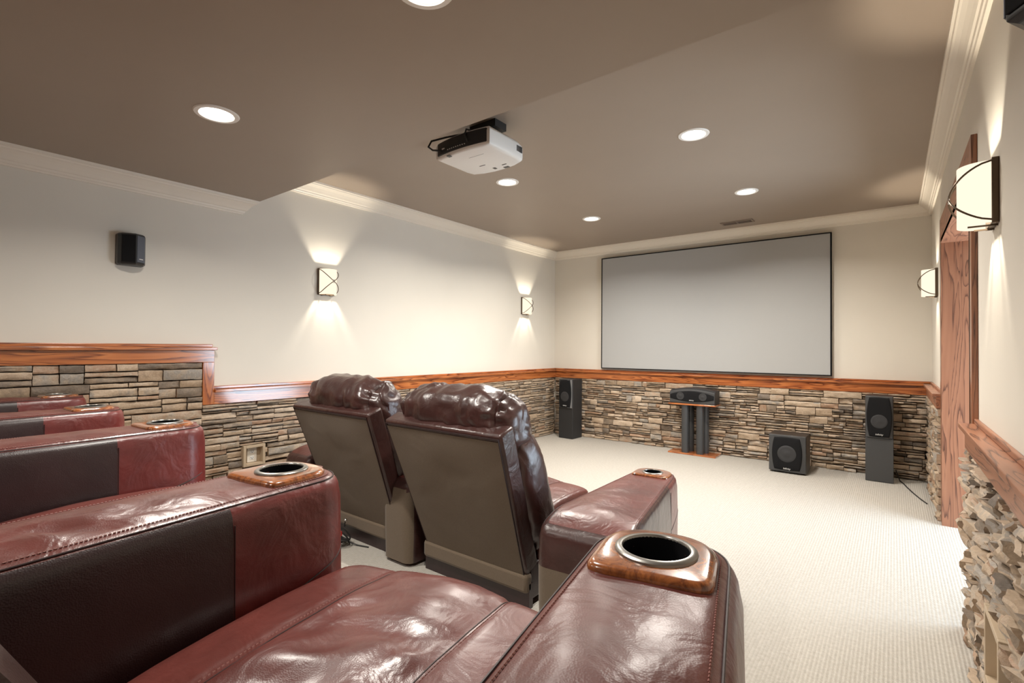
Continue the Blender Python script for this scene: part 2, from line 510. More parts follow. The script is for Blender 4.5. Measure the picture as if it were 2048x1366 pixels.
ledge('stone_veneer', WL, lambda u, v, w: (XL + w, u, v), 1.456, YF - .05, 0., Z1, .032, .054, .010, 12, (LO,), (.18, .42))
ledge('stone_veneer', WL, lambda u, v, w: (XL + w, u, v), YR, 1.456, 0., RISE, .032, .054, .010, 16, (), (.10, .2))
ledge('stone_veneer', WF, lambda u, v, w: (u, YF - w, v), XL + .04, XR - .04, 0., Z1, .030, .068, .014, 13)
ledge('stone_veneer', WR, lambda u, v, w: (XR - w, u, v), DY1 + .1, YF - .05, 0., Z1, .028, .058, .014, 14)
RO = (1.93, 2.20, .20, .44)
ledge('stone_veneer', WR, lambda u, v, w: (XR - w, u, v), -.6, DY0 - .09, 0., Z1, .030, .068, .021, 15, (RO,), (.12, .30))

# ------------------------------------------------------------------ recliners
def arm_mesh(L, wb, wf, zb, zt, r=.036, cup=None, seam=None, backdrop=0., cap=.10, dome=.008, seed=0., capp=2.3, topamp=.004):
    """armrest: v runs back -> front (local y), returns bmesh + function for points on the outline"""
    def half(v):
        h = .5 * (wb + (wf - wb) * v / L)
        if v > L - cap: h *= max(0., 1 - ((v - (L - cap)) / cap) ** capp) ** (1 / capp)
        cb = .055
        if v < cb: h -= cb - sqrt(max(0, cb * cb - (cb - v) ** 2))
        return h
    vs = [.055 * (1 - cos(pi / 2 * i / 8)) for i in range(9)]
    n = 38
    for i in range(1, n): vs.append(.055 + (L - cap - .055) * i / n)
    if seam is not None:
        vs = [v for v in vs if abs(v - seam) > .006] + [seam]; vs.sort()
    m = 16
    for i in range(m + 1): vs.append(L - cap + cap * sin(pi / 2 * i / m))
    S = len(vs)
    Lp = [(-half(v), v) for v in vs]; Rp = [(half(v), v) for v in vs]
    loop = [Vector(p) for p in Lp] + [Vector(p) for p in Rp[-2::-1]]
    n_ = len(loop)
    nor = []
    for i in range(n_):
        t = loop[(i + 1) % n_] - loop[i - 1]
        nor.append(Vector((t.y, -t.x)).normalized())      # inward for this winding
    cpt = Vector((0, L * .5))
    for i in range(n_):
        pass
    sgn = 1 if nor[S // 2].dot(Vector((1, 0))) > 0 else -1
    nor = [q * sgn for q in nor]
    prof = [(zb, .0), (zb + (zt - zb) * .3, -.006), (zb + (zt - zb) * .6, -.008), (zt - r * 1.6, -.004)]
    for k in range(7):
        a = pi / 2 * k / 6; prof.append((zt - r + r * sin(a), r * (1 - cos(a))))
    def dz(x, y, z):
        if backdrop and y < .2:
            f = (1 - y / .2) ** 2
            return z - backdrop * f * sstep(zt - .25, zt, z)
        return z
    bm = bmesh.new(); rings = []
    for z, ins in prof:
        rg = []
        for i, p in enumerate(loop):
            lim = max(.0015, half(min(p.y, L)) * .98)
            q = p + nor[i] * min(ins, max(0, lim)) if ins > 0 else p + nor[i] * ins
            if ins > 0 and i == S - 1: q = p + Vector((0, -ins))
            x, y = q
            w = .0016 * nz((x * 1, y, z), 7., seed)
            rg.append((x + nor[i].x * w, y + nor[i].y * w, dz(x, y, z)))
        rings.append(rg)
    R = loft(bm, rings)
    bm.faces.ensure_lookup_table()
    # side material
    for f in bm.faces:
        c = f.calc_center_median()
        if seam is not None and c.z < zt - r * .24: f.material_index = 1 if c.y < seam else 2
    # top
    top = R[-1]; K = 12
    left = top[:S]; right = [top[S - 1]] + top[S:]; right = right[::-1]      # right[i] pairs left[i]
    right = [top[(n_ - i) % n_] if i > 0 else None for i in range(S)]
    rows = []
    for i in range(S):
        a = left[i]
        b = top[n_ - 1 - i] if i < S - 1 else a
        row = [a]
        if i == S - 1: rows.append([a] * (K + 1)); continue
        for k in range(1, K):
            t = k / K; p = a.co.lerp(b.co, t)
            e = 4 * t * (1 - t); ed = sstep(.19, .34, L - p.y) if cup is not None else min(1., (L - p.y) / .06)
            wr = topamp * e * max(.15, ed) * (nz(p, 13., seed) + .6 * abs(nz(p, 27., seed + 3)))
            if topamp > .008:
                cz_ = sstep(.35, .6, t) * (1 - sstep(.86, .98, t)) * sstep(.12, .3, p.y) * (1 - sstep(.6, .74, p.y))
                wr += cz_ * (.010 * nz((p.x * 9 + p.y * 6, p.y * 24 - p.x * 14, 2), 1., seed) - .006 * sstep(.6, 1., 1 - 2.4 * abs(nz((p.x * 6, p.y * 19 - p.x * 12, 5), 1., seed))))
            bk0 = sstep(.03, .11, p.y)
            p.z += (dome * max(0, ed) * e + wr) * bk0
            row.append(bm.verts.new(p))
        row.append(b); rows.append(row)
    for i in range(S - 1):
        for k in range(K):
            vsx = []
            for vtx in (rows[i][k], rows[i][k + 1], rows[i + 1][k + 1], rows[i + 1][k]):
                if vtx not in vsx: vsx.append(vtx)
            if len(vsx) < 3: continue
            cc = sum((q.co for q in vsx), Vector()) / len(vsx)
            if cup is not None and (cc.x - cup[0]) ** 2 + (cc.y - cup[1]) ** 2 < .049 ** 2: continue
            bm.faces.new(vsx)
    bm.faces.new([q for q in R[0][::-1]])
    # back cap comes from the loop itself (R_0 .. L_0 segment)
    fix(bm)
    return bm, half, dz

def add_arm(par, pos, rz, L, wb, wf, zb, zt, cup=True, seam_back=.25, seed=0., backdrop=0., mats=None, fab_back=False, name='armrest', detail=True, cap=.10, cupoff=.118, topamp=.004):
    """pos = plan position of the front tip in parent's coordinates"""
    cy = L - cupoff
    bm, half, dz = arm_mesh(L, wb, wf, zb, zt, cup=(0, cy) if cup else None, seam=L - seam_back, backdrop=backdrop, seed=seed, cap=cap, topamp=topamp)
    mats = mats or [M_LEA, M_DRK, M_RED]
    if fab_back:
        mats = mats + [M_FAB]
        for f in bm.faces:
            c = f.calc_center_median()
            lim = zt - (.10 if not cup else .22)
            if f.normal.y < -.3 and c.z < lim and c.y < .05: f.material_index = 3
            elif f.normal.y < -.3 and c.y < .05 and c.z < zt - .05: f.material_index = 1
    M = Matrix.Translation((pos[0], pos[1], 0)) @ Matrix.Rotation(rz, 4, 'Z') @ Matrix.Translation((0, -L, 0))
    o = link(name, bm, mats, par, M=M, autos=60)
    if cup:
        # D-shaped burl plate with a hole
        def plate_r(th):
            # outline radius from the cup centre: straight sides/back, round front
            hw = half(cy) - .027; bk = .084; c, s = cos(th), sin(th)
            if s >= 0:
                p = 2.5; fr = cupoff - .034
                return (abs(c / hw) ** p + abs(s / fr) ** p) ** (-1 / p)
            rr = 1e9
            if abs(c) > 1e-6: rr = min(rr, hw / abs(c))
            rr = min(rr, bk / abs(s))
            return rr
        # superelliptic corners at the back
        def plate_r2(th):
            hw = half(cy) - .027; bk = .084; c, s = cos(th), sin(th)
            if s >= 0: return plate_r(th)
            p = 9.
            return (abs(c / hw) ** p + abs(s / bk) ** p) ** (-1 / p)
        n = 96; bm = bmesh.new(); rings = []
        zs = zt + .002
        for k, (kind, z, ins) in enumerate([('i', -.006, 0), ('i', .0080, 0), ('o', .0085, .012), ('o', .0075, .006), ('o', .0045, .0015), ('o', .000, 0), ('o', -.014, 0)]):
            rg = []
            for j in range(n):
                th = 2 * pi * j / n; rr = .0505 if kind == 'i' else plate_r2(th) - ins
                rg.append((rr * cos(th), cy + rr * sin(th), zs + z))
            rings.append(rg)
        loft(bm, rings); fix(bm)
        link('cup_holder_panel', bm, M_BURL, o)
        bm = bmesh.new()
        lathe(bm, [(.0455, zs + .003), (.046, zs + .0115), (.0475, zs + .0135), (.0535, zs + .0132), (.0568, zs + .011), (.0574, zs + .006)], 56, (0, cy)); fix(bm)
        link('cup_ring', bm, M_STEEL, o)
        bm = bmesh.new()
        lathe(bm, [(.0462, zs + .0112), (.0455, zs + .008), (.044, zs - .08), (.04, zs - .085)], 48, (0, cy), cap=(False, True)); fix(bm)
        for f in bm.faces: f.normal_flip()
        link('cup_well', bm, M_CUP, o)
    if detail:
        for s in (-1, 1):
            bm = bmesh.new(); bmp = bmesh.new()
            pts = []; pt2 = []; v = .02; r_ = .036
            while v < L - .0025:
                e_ = .0008; hd_ = (half(min(v + e_, L - 1e-6)) - half(v - e_)) / (2 * e_)
                nn = Vector((1, -hd_)).normalized()
                def at(ins, z): return Vector((s * (half(v) - ins * nn.x), v - ins * nn.y, dz(0, v, z)))
                pts.append(at(.40 * r_ - .001, zt - .20 * r_)); pt2.append(at(.68 * r_, zt - .045 * r_ + .0006))
                v += .006 if v < L - .11 else (.003 if v < L - .02 else .0012)
            tube(bmp, pts, .0016, 6)
            for i in range(len(pt2) - 1):
                if pt2[i].y > L - .05: continue
                tube(bm, [pt2[i], pt2[i] + (pt2[i + 1] - pt2[i]) * .62], .0011, 4)
            # vertical seam between side panel and front panel
            vv = L - seam_back; h = half(vv)
            tube(bmp, [(s * (h + .004 + .003 * sin(pi * t / 12)), vv + .002, zb + (zt - .04 - zb) * t / 12) for t in range(13)], .0014, 6)
            # curved pocket seam on the front panel
            pk = []
            for t in range(25):
                f = t / 24; v2 = vv + .01 + (L - vv - .012) * f
                pk.append((s * (half(min(v2, L)) + .0075), v2, zt - .235 + .07 * f ** 1.5))
            tube(bmp, pk, .0017, 6)
            st_ = link('stitching', bm, M_SEAM, o, smooth=False); st_['kind'] = 'stuff'
            link('piping', bmp, M_PIPE, o)
    return o

def seat_mesh(w, yb, yf, zt, zlow, seed=0., crumple=1.):
    """pad-over seat; local x across, y back -> front"""
    path = []
    R = .085; n1 = 44
    for i in range(n1 + 1):
        t = i / n1; y = yb + (yf - R - yb) * t
        z = zt - .035 * (1 - t) ** 2 + .012 * sin(pi * t) - .004
        path.append((y, z, t * .8))
    for k in range(1, 13):
        a = pi / 2 * k / 12
        path.append((yf - R + R * sin(a), zt - R + R * cos(a) - .004, .8 + .1 * k / 12))
    for k in range(1, 8):
        path.append((yf - .004 * k, zt - R - (zt - R - zlow) * k / 7, .9 + .1 * k / 7))
    A = 46; bm = bmesh.new(); rows = []
    for (y, z, t) in path:
        row = []
        for j in range(A + 1):
            a = -1 + 2 * j / A; x = a * w / 2
            e = abs(a)
            drop = .018 * e ** 2 + (.05 * ((e - .9) / .1) ** 2 if e > .9 else 0)
            gro = .0050 * (math.exp(-((a + .52) / .02) ** 2) + math.exp(-((a - .40) / .02) ** 2))
            cen = .009 * max(0., 1 - ((a + .06) / .46) ** 2)
            p = (x, y, z)
            cr = 0.
            if abs(a + .06) < .46:
                k = crumple * (1 - (abs(a + .06) / .46) ** 4)
                q = (x * 6 + y * 3, y * 13 - x * 5, 0)
                q2 = (x * 5 + y * 4, y * 10 - x * 9 + .8 * nz((x * 8, y * 8, 3), 1., seed), 0)
                fb = 1 - sstep(.45, .85, t)
                cr = k * ((.004 + .008 * fb) * nz(q, 1., seed) + (.003 + .010 * fb) * nz(q2, 1.3, seed + 4) + .003 * (1 - 2 * abs(nz((x * 4 - y * 2, y * 17 + x * 4, 1), 1., seed + 9))))
            else:
                cr = .0025 * nz((x, y, z), 10., seed)
            ny, nzv = (0., 1.) if t <= .8 else ((sin((t - .8) / .1 * pi / 2), cos((t - .8) / .1 * pi / 2)) if t <= .9 else (1., 0.))
            d = cen - gro + cr - drop
            yy, zz = y + ny * d, z + nzv * d
            if t > .8 and e > .8: yy -= .03 * ((e - .8) / .2) ** 2
            row.append(bm.verts.new((x, yy, zz)))
        rows.append(row)
    for i in range(len(rows) - 1):
        for j in range(A):
            bm.faces.new((rows[i][j], rows[i][j + 1], rows[i + 1][j + 1], rows[i + 1][j]))
    # sides and underside
    low = [[bm.verts.new((r[s].co.x, min(r[s].co.y, yf - .03), zlow)) for r in rows] for s in (0, -1)]
    for s, lw in zip((0, -1), low):
        for i in range(len(rows) - 1):
            try: bm.faces.new((rows[i][s], rows[i + 1][s], lw[i + 1], lw[i]))
            except ValueError: pass
    try: bm.faces.new([rows[0][j] for j in range(A + 1)] + [low[1][0], low[0][0]])
    except ValueError: pass
    fix(bm)
    # seam lines following the surface
    sms = []
    for jj in (int(round(A * .24)), int(round(A * .70))):
        sm = bmesh.new(); st = bmesh.new()
        pts = [r[jj].co.copy() + Vector((0, .0008, .0012)) for r in rows[2:-3]]
        tube(sm, [p - Vector((0, .0004, .0012)) for p in pts], .0016, 6)
        off = Vector((.008 * (1 if jj < A / 2 else -1) * -1, 0, .0012))
        for i in range(len(pts) - 1):
            for f in (0., .5):
                a = pts[i].lerp(pts[i + 1], f) + off; b = pts[i].lerp(pts[i + 1], f + .3) + off
                if (b - a).length > 1e-4: tube(st, [a, b], .0011, 4)
        sms.append((sm, st))
    return bm, sms

def pillow(bm, c, hs, ex, seed, wr=.010, tilt=0., nu=80, nv=64, gather=.006):
    """soft cushion: superellipsoid with creases gathered at its ends"""
    rings = []
    def sp(v, p): return math.copysign(abs(v) ** p, v)
    for i in range(1, nv):
        ph = -pi / 2 + pi * i / nv
        rg = []
        for j in range(nu):
            th = 2 * pi * j / nu
            x = sp(sin(ph), ex[0]); rr = sp(cos(ph), ex[1])
            y = rr * sp(cos(th), ex[2]); z = rr * sp(sin(th), ex[2])
            p = Vector((x * hs[0], y * hs[1], z * hs[2]))
            nrm = Vector((x / hs[0], y / hs[1], z / hs[2])).normalized()
            e = sstep(.45, .8, abs(x)) * (1 - sstep(.84, .99, abs(x)))
            q = p.x * 17 + 2.2 * nz((p.x * 3, p.y * 6, p.z * 6), 1., seed + 3)
            d = wr * .8 * nz((p.x * 4, p.y * 5, p.z * 5), 1.2, seed) + wr * .75 * nz((q, p.y * 4.5, p.z * 4.5), 1., seed + 5) - wr * .45 * sstep(.55, .95, 1 - 2.2 * abs(nz((q * .7, p.y * 4, p.z * 4), 1., seed + 7)))
            d += gather * e * sin(th * 11 + 3 * nz(p, 6., seed)) - .014 * math.exp(-((abs(x) - .80) / .018) ** 2)
            p += nrm * d
            rg.append((c[0] + p.x, c[1] + p.y, c[2] + p.z))
        rings.append(rg)
    loft(bm, rings, True, (True, True))

def back_assembly(par, M, wb, wt, h, seed=0., pw=None):
    """local: x across, y forward (normal), z up along the back"""
    T = .105
    bm = bmesh.new()
    a = [(-wb / 2, 0), (wb / 2, 0), (wb / 2, T), (-wb / 2, T)]; b = [(-wt / 2, 0), (wt / 2, 0), (wt / 2, T), (-wt / 2, T)]
    rings = []
    for t in [i / 14 for i in range(15)]:
        rings.append([(p[0] + (q[0] - p[0]) * t + .003 * nz((p[0] * 3, t * 3, p[1]), 2., seed), p[1], h * t) for p, q in zip(a, b)])
    loft(bm, rings, True, (True, True)); fix(bm)
    link('back_frame', bm, M_BRN, par, M=M, bevel=.014)
    bm = bmesh.new(); G = []
    for i in range(25):
        t = i / 24; row = []
        for j in range(21):
            s = j / 20; ww = wb + (wt - wb) * t - .034
            e = 16 * s * (1 - s) * t * (1 - t)
            row.append(bm.verts.new((ww * (s - .5), -.004 - .006 * min(1, e * 2) + .004 * min(1, e * 2) * nz((s * 3, t * 2, seed), 1.), -.02 + (h - .012) * t)))
        G.append(row)
    for i in range(24):
        for j in range(20): bm.faces.new((G[i][j], G[i][j + 1], G[i + 1][j + 1], G[i + 1][j]))
    rim = bmesh.ops.extrude_edge_only(bm, edges=[e for e in bm.edges if e.is_boundary])
    for v in [g for g in rim['geom'] if isinstance(g, bmesh.types.BMVert)]: v.co.y = .004
    fix(bm); link('back_panel', bm, M_FAB, par, M=M)
    bm = bmesh.new()
    tube(bm, [(-wt / 2 + .012, -.003, h - .018), (0, -.003, h - .018), (wt / 2 - .012, -.003, h - .018)], .003, 6)
    for s in (-1, 1): tube(bm, [(s * (wb / 2 - .014), -.003, 0), (s * (wt / 2 - .014), -.003, h - .018)], .003, 6)
    link('piping', bm, M_PIPE, par, M=M)
    pw = pw or wt
    bm = bmesh.new()
    pillow(bm, (0, T + .085, h * .47), (pw * .525, .125, h * .47), (.40, .50, .60), seed + 2, .006, gather=.006); fix(bm)
    link('back_cushion', bm, M_BRN, par, M=M)
    bm = bmesh.new()
    pillow(bm, (0, T + .075, h * .94), (pw * .50, .145, .178), (.72, .50, .80), seed, .019, gather=.005); fix(bm)
    link('headrest', bm, M_BRN, par, M=M)

def base_mesh(w, y0, y1, z0, z1):
    bm = bmesh.new(); box(bm, -w / 2, w / 2, y0, y1, z0, z1); return bm

# --- rear row on the riser (arm tips: x, y, heading, widths)
ZA = .953
REAR = [  # tip x, tip y, heading, wb, wf
    (-.292, .800, radians(12), .235, .215),
    (-1.135, .700, radians(7), .262, .232),
    (-2.150, .787, radians(4), .248, .230),
    (-2.952, .742, radians(1.5), .245, .225),
    (-3.780, .775, radians(0), .200, .195)]
def arm_edges(k, side, y):
    """x of an arm's side at plan position y (side -1 left, +1 right)"""
    ax, ay, ah, wb, wf = REAR[k]
    d = Vector((-sin(ah), cos(ah))); n = Vector((cos(ah), sin(ah)))
    t = (ay - y) / d.y; c = Vector((ax, ay)) - d * t
    w = wf + (wb - wf) * t / .93
    return (c + n * side * (w / 2 + .012) / max(.2, n.x ** 2)).x
SEATS = []
for i in range(4):
    yA, yB = .62, -.05
    gA = (arm_edges(i + 1, 1, yA), arm_edges(i, -1, yA)); gB = (arm_edges(i + 1, 1, yB), arm_edges(i, -1, yB))
    w = min(gA[1] - gA[0], gB[1] - gB[0]) - .012
    hd = atan2(-(sum(gA) - sum(gB)) / 2, yA - yB)
    fy = (.785, .74, .76, .76)[i]
    cx = sum(gA) / 2 + (sum(gA) - sum(gB)) / 2 * (fy - yA) / (yA - yB)
    SEATS.append((cx, fy, hd, w))
    print('seat', i, cx, fy, math.degrees(hd), w, gA, gB)
RLAB = ['burgundy leather recliner showing its wrinkled seat between two cup-holder arms',
        'burgundy leather recliner on the riser, directly beside the one showing its wrinkled seat',
        'burgundy leather recliner on the riser, second from the left stone wall',
        'burgundy leather recliner on the riser standing against the left stone wall']
for i, (sx, sy, hd, w) in enumerate(SEATS):
    t = thing('theater_recliner', RLAB[i], 'recliner', (sx, sy, RISE), hd, 'rear row of recliners on the riser')
    inv = Matrix.Rotation(-hd, 4, 'Z') @ Matrix.Translation((-sx, -sy, -RISE))
    D = .70
    bm, sms = seat_mesh(w, -D, 0., (.776 if i == 0 else .785) - RISE, .17, seed=3.1 * i, crumple=1.0 if i == 0 else .6)
    s = link('seat_cushion', bm, M_LEA, t, autos=70)
    for sm, st in sms:
        link('seam', sm, M_PIPE, s); link('stitching', st, M_SEAM, s, smooth=False)['kind'] = 'stuff'
    bm = bmesh.new(); box(bm, -w / 2 + .02, w / 2 - .02, -D - .02, -.09, .03, .26)
    link('base', bm, M_DRK, t, smooth=False, bevel=.01)
    bm = bmesh.new(); box(bm, -w / 2 + .015, w / 2 - .015, -.085, -.035, .05, .30)
    link('footrest', bm, M_LEA, t, bevel=.02)
    for k in ((0, 1) if i == 0 else (i + 1,)):
        ax, ay, ah, wb, wf = REAR[k]
        p = inv @ Vector((ax, ay, 0))
        L = .93
        add_arm(t, (p.x, p.y), ah - hd, L, wb, wf, .03, ZA - RISE, seed=1.7 * k, seam_back=.30 if k else .36, topamp=.010 if k == 1 else .005,
                mats=[M_LEA, M_DRK, M_RED])
    Mb = Matrix.Translation((0, -D - .188, .25)) @ Matrix.Rotation(radians(25), 4, 'X')
    back_assembly(t, Mb, w - .04, w - .03, .78, seed=2.3 * i + 1, pw=w - .02)

# --- front row on the carpet
ZF = .54
FR = [(-2.665, 'brown leather recliner whose fabric back is partly hidden by the recliner beside it'),
      (-1.735, 'brown leather recliner with a whole tan fabric back beside the open carpet')]
for i, (cx, lab) in enumerate(FR):
    yb = 1.93
    t = thing('theater_recliner', lab, 'recliner', (cx, yb, 0), 0, 'front row of recliners on the carpet')
    w = .68
    bm, sms = seat_mesh(w, .10, .70, .45, .13, seed=5 + i, crumple=.8)
    s = link('seat_cushion', bm, M_LEA, t, autos=70)
    for sm, st in sms:
        link('seam', sm, M_PIPE, s); link('stitching', st, M_SEAM, s, smooth=False)['kind'] = 'stuff'
    bm = bmesh.new(); box(bm, -.35, .35, .02, .62, .03, .2); link('base', bm, M_DRK, t, smooth=False, bevel=.01)
    bm = bmesh.new(); box(bm, -.36, .36, -.022, .03, .075, .168); link('base_panel', bm, M_FAB, t, bevel=.018)
    bm = bmesh.new(); box(bm, -.36, .36, .0, .03, .0, .12); link('base_skirt', bm, M_DRK, t, smooth=False)
    Mb = Matrix.Translation((0, -.005, .15)) @ Matrix.Rotation(radians(20.5), 4, 'X')
    back_assembly(t, Mb, .70, .79, (.775, .765)[i], seed=11.3 + 4 * i, pw=.77)
    if i == 0:
        add_arm(t, (-.46 - .14, .86), 0., 1.0, .30, .24, .02, ZF, cup=False, seed=4.1, backdrop=.06, fab_back=True, mats=[M_LEA, M_BRN, M_BRN], detail=False)
        add_arm(t, (.39, .86), 0., .93, .24, .22, .02, ZF - .01, cup=False, seed=6.2, backdrop=.06, fab_back=True, mats=[M_LEA, M_BRN, M_BRN], name='shared_armrest', detail=False)
    else:
        add_arm(t, (.645, .905), radians(5.0), 1.08, .43, .232, .02, ZF, seed=8.4, backdrop=.06, seam_back=.30, fab_back=True, mats=[M_LEA, M_BRN, M_LEA], cap=.11, cupoff=.125)

# ------------------------------------------------------------------ screen wall equipment
def screen():
    x0, x1, z0, z1 = -3.182, -.508, .972, 2.487
    t = thing('projection_screen', 'wide grey projection screen in a thin black frame above the oak rail', 'screen', ((x0 + x1) / 2, YF, z0))
    inv = Matrix.Translation((-(x0 + x1) / 2, -YF, -z0))
    f = .012; y0 = 6.135
    bm = bmesh.new(); box(bm, x0 + f, x1 - f, y0 + .004, YF, z0 + f, z1 - f); link('screen_surface', bm, M_SCREEN, t, smooth=False, M=inv)
    bm = bmesh.new()
    box(bm, x0, x1, y0, YF, z0, z0 + f); box(bm, x0, x1, y0, YF, z1 - f, z1); box(bm, x0, x0 + f, y0, YF, z0 + f, z1 - f); box(bm, x1 - f, x1, y0, YF, z0 + f, z1 - f)
    link('frame', bm, M_VELVET, t, smooth=False, M=inv)
screen()

def barrel(w, h, n=24, pinch=.16, tb=.03):
    """grille outline: bowed sides, gently bowed top/bottom"""
    pts = []
    for i in range(n + 1):
        t = -1 + 2 * i / n; pts.append((w / 2 * (1 - pinch * t * t), t * h / 2))
    for i in range(1, n):
        t = 1 - 2 * i / n; pts.append((w / 2 * (1 - pinch) * t, h / 2 + tb * h * (1 - t * t)))
    for i in range(n + 1):
        t = 1 - 2 * i / n; pts.append((-w / 2 * (1 - pinch * t * t), t * h / 2))
    for i in range(1, n):
        t = -1 + 2 * i / n; pts.append((w / 2 * (1 - pinch) * t, -h / 2 - tb * h * (1 - t * t)))
    return pts

def grille(par, outline, cz, y, depth, mat=None, name='grille'):
    bm = bmesh.new(); rings = []
    for s, d in ((1., 0.), (1., depth * .5), (.97, depth * .85), (.90, depth), (.5, depth * 1.12), (.05, depth * 1.15)):
        rings.append([(x * s, y - d, cz + z * s) for x, z in outline])
    loft(bm, rings, True, (True, True)); fix(bm)
    return link(name, bm, mat or M_VELVET, par, autos=50)

def disc(par, x, y, z, r, mat, name='driver', d=.002):
    bm = bmesh.new(); rings = []
    for rr, dd in ((r, 0), (r * .96, d), (r * .7, d * .4), (r * .35, d * .6), (r * .3, d * 1.3), (.002, d * 1.5)):
        rings.append([(x + rr * cos(2 * pi * j / 40), y - dd, z + rr * sin(2 * pi * j / 40)) for j in range(40)])
    loft(bm, rings, True, (False, True)); fix(bm)
    return link(name, bm, mat, par)

FACE = Matrix.Rotation(pi / 2, 4, 'X')
def tower(x, y, w, d, h, label, cheek):
    t = thing('tower_speaker', label, 'speaker', (x, y, 0), 0, 'tower speakers beside the screen')
    bm = bmesh.new(); box(bm, -w / 2, w / 2, 0, d, 0, h); link('cabinet', bm, M_CAB, t, bevel=.006)
    zc0, zc1 = h * .515, h - .004; hh = zc1 - zc0
    bm = bmesh.new()
    pl = [(-w / 2 + .002, .001), (w / 2 - .002, .001), (w / 2 - .006, -.012), (w * .30, -.022), (-w * .30, -.022), (-w / 2 + .006, -.012)]
    prism(bm, pl, zc0, zc1); link('baffle', bm, M_DGREY, t, smooth=False, bevel=.003)
    if cheek:
        bm = bmesh.new(); prism(bm, [(.045, -.0225), (w / 2 - .006, -.0125), (w / 2 - .003, -.0135), (.045, -.0245)], zc0 + .004, zc1 - .004); fix(bm)
        link('grille_cheek', bm, M_SILV, t, smooth=False)
    bm = bmesh.new(); box(bm, -w / 2 + .001, w / 2 - .001, -.008, .001, .004, zc0 - .003); link('front_panel', bm, M_DGREY if not cheek else M_CAB, t, smooth=False, bevel=.002)
    grille(t, barrel(w * .90, hh * .94, pinch=.22, tb=.012), (zc0 + zc1) / 2, -.018, .010)
    disc(t, 0, -.0300, zc0 + hh * .40, w * .30, M_DRIV, d=.0012)
    text('Infinity', .022, M_LOGO, t, Matrix.Translation((0, -.0305, zc0 + hh * .085)) @ FACE)
    return t
tower(-.105, 5.845, .216, .235, .812, 'black tower speaker standing in the corner next to the doorway wall', False)
tl = tower(-3.585, 5.875, .225, .235, .820, 'black tower speaker with grey grille edge in the far left corner', True)
tl.rotation_euler = (0, 0, radians(-3))

def subwoofer():
    w, d, h = .335, .285, .370
    t = thing('subwoofer', 'squat black subwoofer cube on the carpet below the screen', 'subwoofer', (-.848, 5.665, 0))
    bm = bmesh.new(); box(bm, -w / 2, w / 2, 0, d, .014, h + .014); link('cabinet', bm, plain('dark_walnut', (.026, .019, .016), .42), t, bevel=.006)
    bm = bmesh.new()
    prism(bm, [(-w / 2, .001), (w / 2, .001), (w / 2 - .004, -.014), (w * .36, -.024), (-w * .36, -.024), (-w / 2 + .004, -.014)], .016, h + .012)
    link('baffle', bm, M_DGREY, t, smooth=False, bevel=.004)
    grille(t, barrel(w * .80, h * .86, pinch=.16, tb=.02), .014 + h * .5, -.020, .014)
    disc(t, 0, -.0365, .014 + h * .5, w * .25, M_DRIV, d=.002)
    text('Infinity', .024, M_LOGO, t, Matrix.Translation((0, -.0372, .014 + h * .10)) @ FACE)
    for a in (-1, 1):
        for b in (.04, d - .04):
            bm = bmesh.new(); lathe(bm, [(.018, 0), (.018, .016)], 16, (a * (w / 2 - .04), b), cap=(True, True)); link('foot', bm, M_BLACK, t)
subwoofer()

def stand_and_center():
    t = thing('speaker_stand', 'low speaker stand with wood shelf, wood base and black tube columns', 'stand', (-1.88, 6.0, 0))
    zs = .582
    bm = bmesh.new(); box(bm, -.275, .275, -.115, .115, 0, .018); link('base_board', bm, M_OAK[0], t, smooth=False, bevel=.003)
    bm = bmesh.new(); box(bm, -.275, .275, -.105, .110, zs, zs + .019); link('top_board', bm, M_OAK[0], t, smooth=False, bevel=.003)
    for x, y in ((-.088, -.050), (.085, -.050), (-.060, .055), (.115, .055)):
        bm = bmesh.new(); lathe(bm, [(.042, .018), (.042, zs)], 32, (x, y), cap=(True, True)); link('column', bm, M_DGREY, t)
    c = thing('center_speaker', 'wide black center channel speaker on the wood stand', 'speaker', (-1.875, 5.905, zs + .019))
    w, h, d = .52, .185, .19
    bm = bmesh.new(); rings = []
    for i in range(25):
        s = -1 + 2 * i / 24; x = s * w / 2; top = h - .030 * s * s
        rings.append([(x, 0, 0), (x, 0, top - .022), (x, .03, top), (x, d, top), (x, d, 0)])
    loft(bm, rings, True, (True, True)); fix(bm)
    link('cabinet', bm, M_CAB, c, bevel=.004)
    bm = bmesh.new(); rings = []
    for i in range(25):
        s = -1 + 2 * i / 24; x = s * w / 2 * .995; top = h - .030 * s * s - .016
        rings.append([(x, .001, .006), (x, .001, top), (x, -.012, top - .006), (x, -.016, .03), (x, -.012, .008)])
    loft(bm, rings, True, (True, True)); fix(bm); link('baffle', bm, M_DGREY, c, bevel=.002)
    out = []
    for i in range(33):
        s = -1 + 2 * i / 32; out.append((s * w * .485, .055 - .045 * s * s + .01))
    for i in range(33):
        s = 1 - 2 * i / 32; out.append((s * w * .485, -.060 + .035 * s * s))
    grille(c, out, h * .5 - .008, -.012, .010)
    for x in (-.13, .13): disc(c, x, -.0245, h * .5 - .004, .045, M_DRIV, d=.0015)
    text('Infinity', .020, M_LOGO, c, Matrix.Translation((0, -.0245, .042)) @ FACE)
stand_and_center()

def floor_cord():
    bm = bmesh.new()
    pts = [(.02, 6.03, .10), (.035, 6.01, .05), (.05, 6.0, .006), (.075, 5.9, .005), (.10, 5.75, .005), (.14, 5.55, .005), (.18, 5.38, .005), (.215, 5.25, .006)]
    tube(bm, pts, .0045, 8)
    tag(link('power_cord', bm, M_CORD), 'thin black cord lying on the carpet beside the doorway wall', 'cord')
floor_cord()

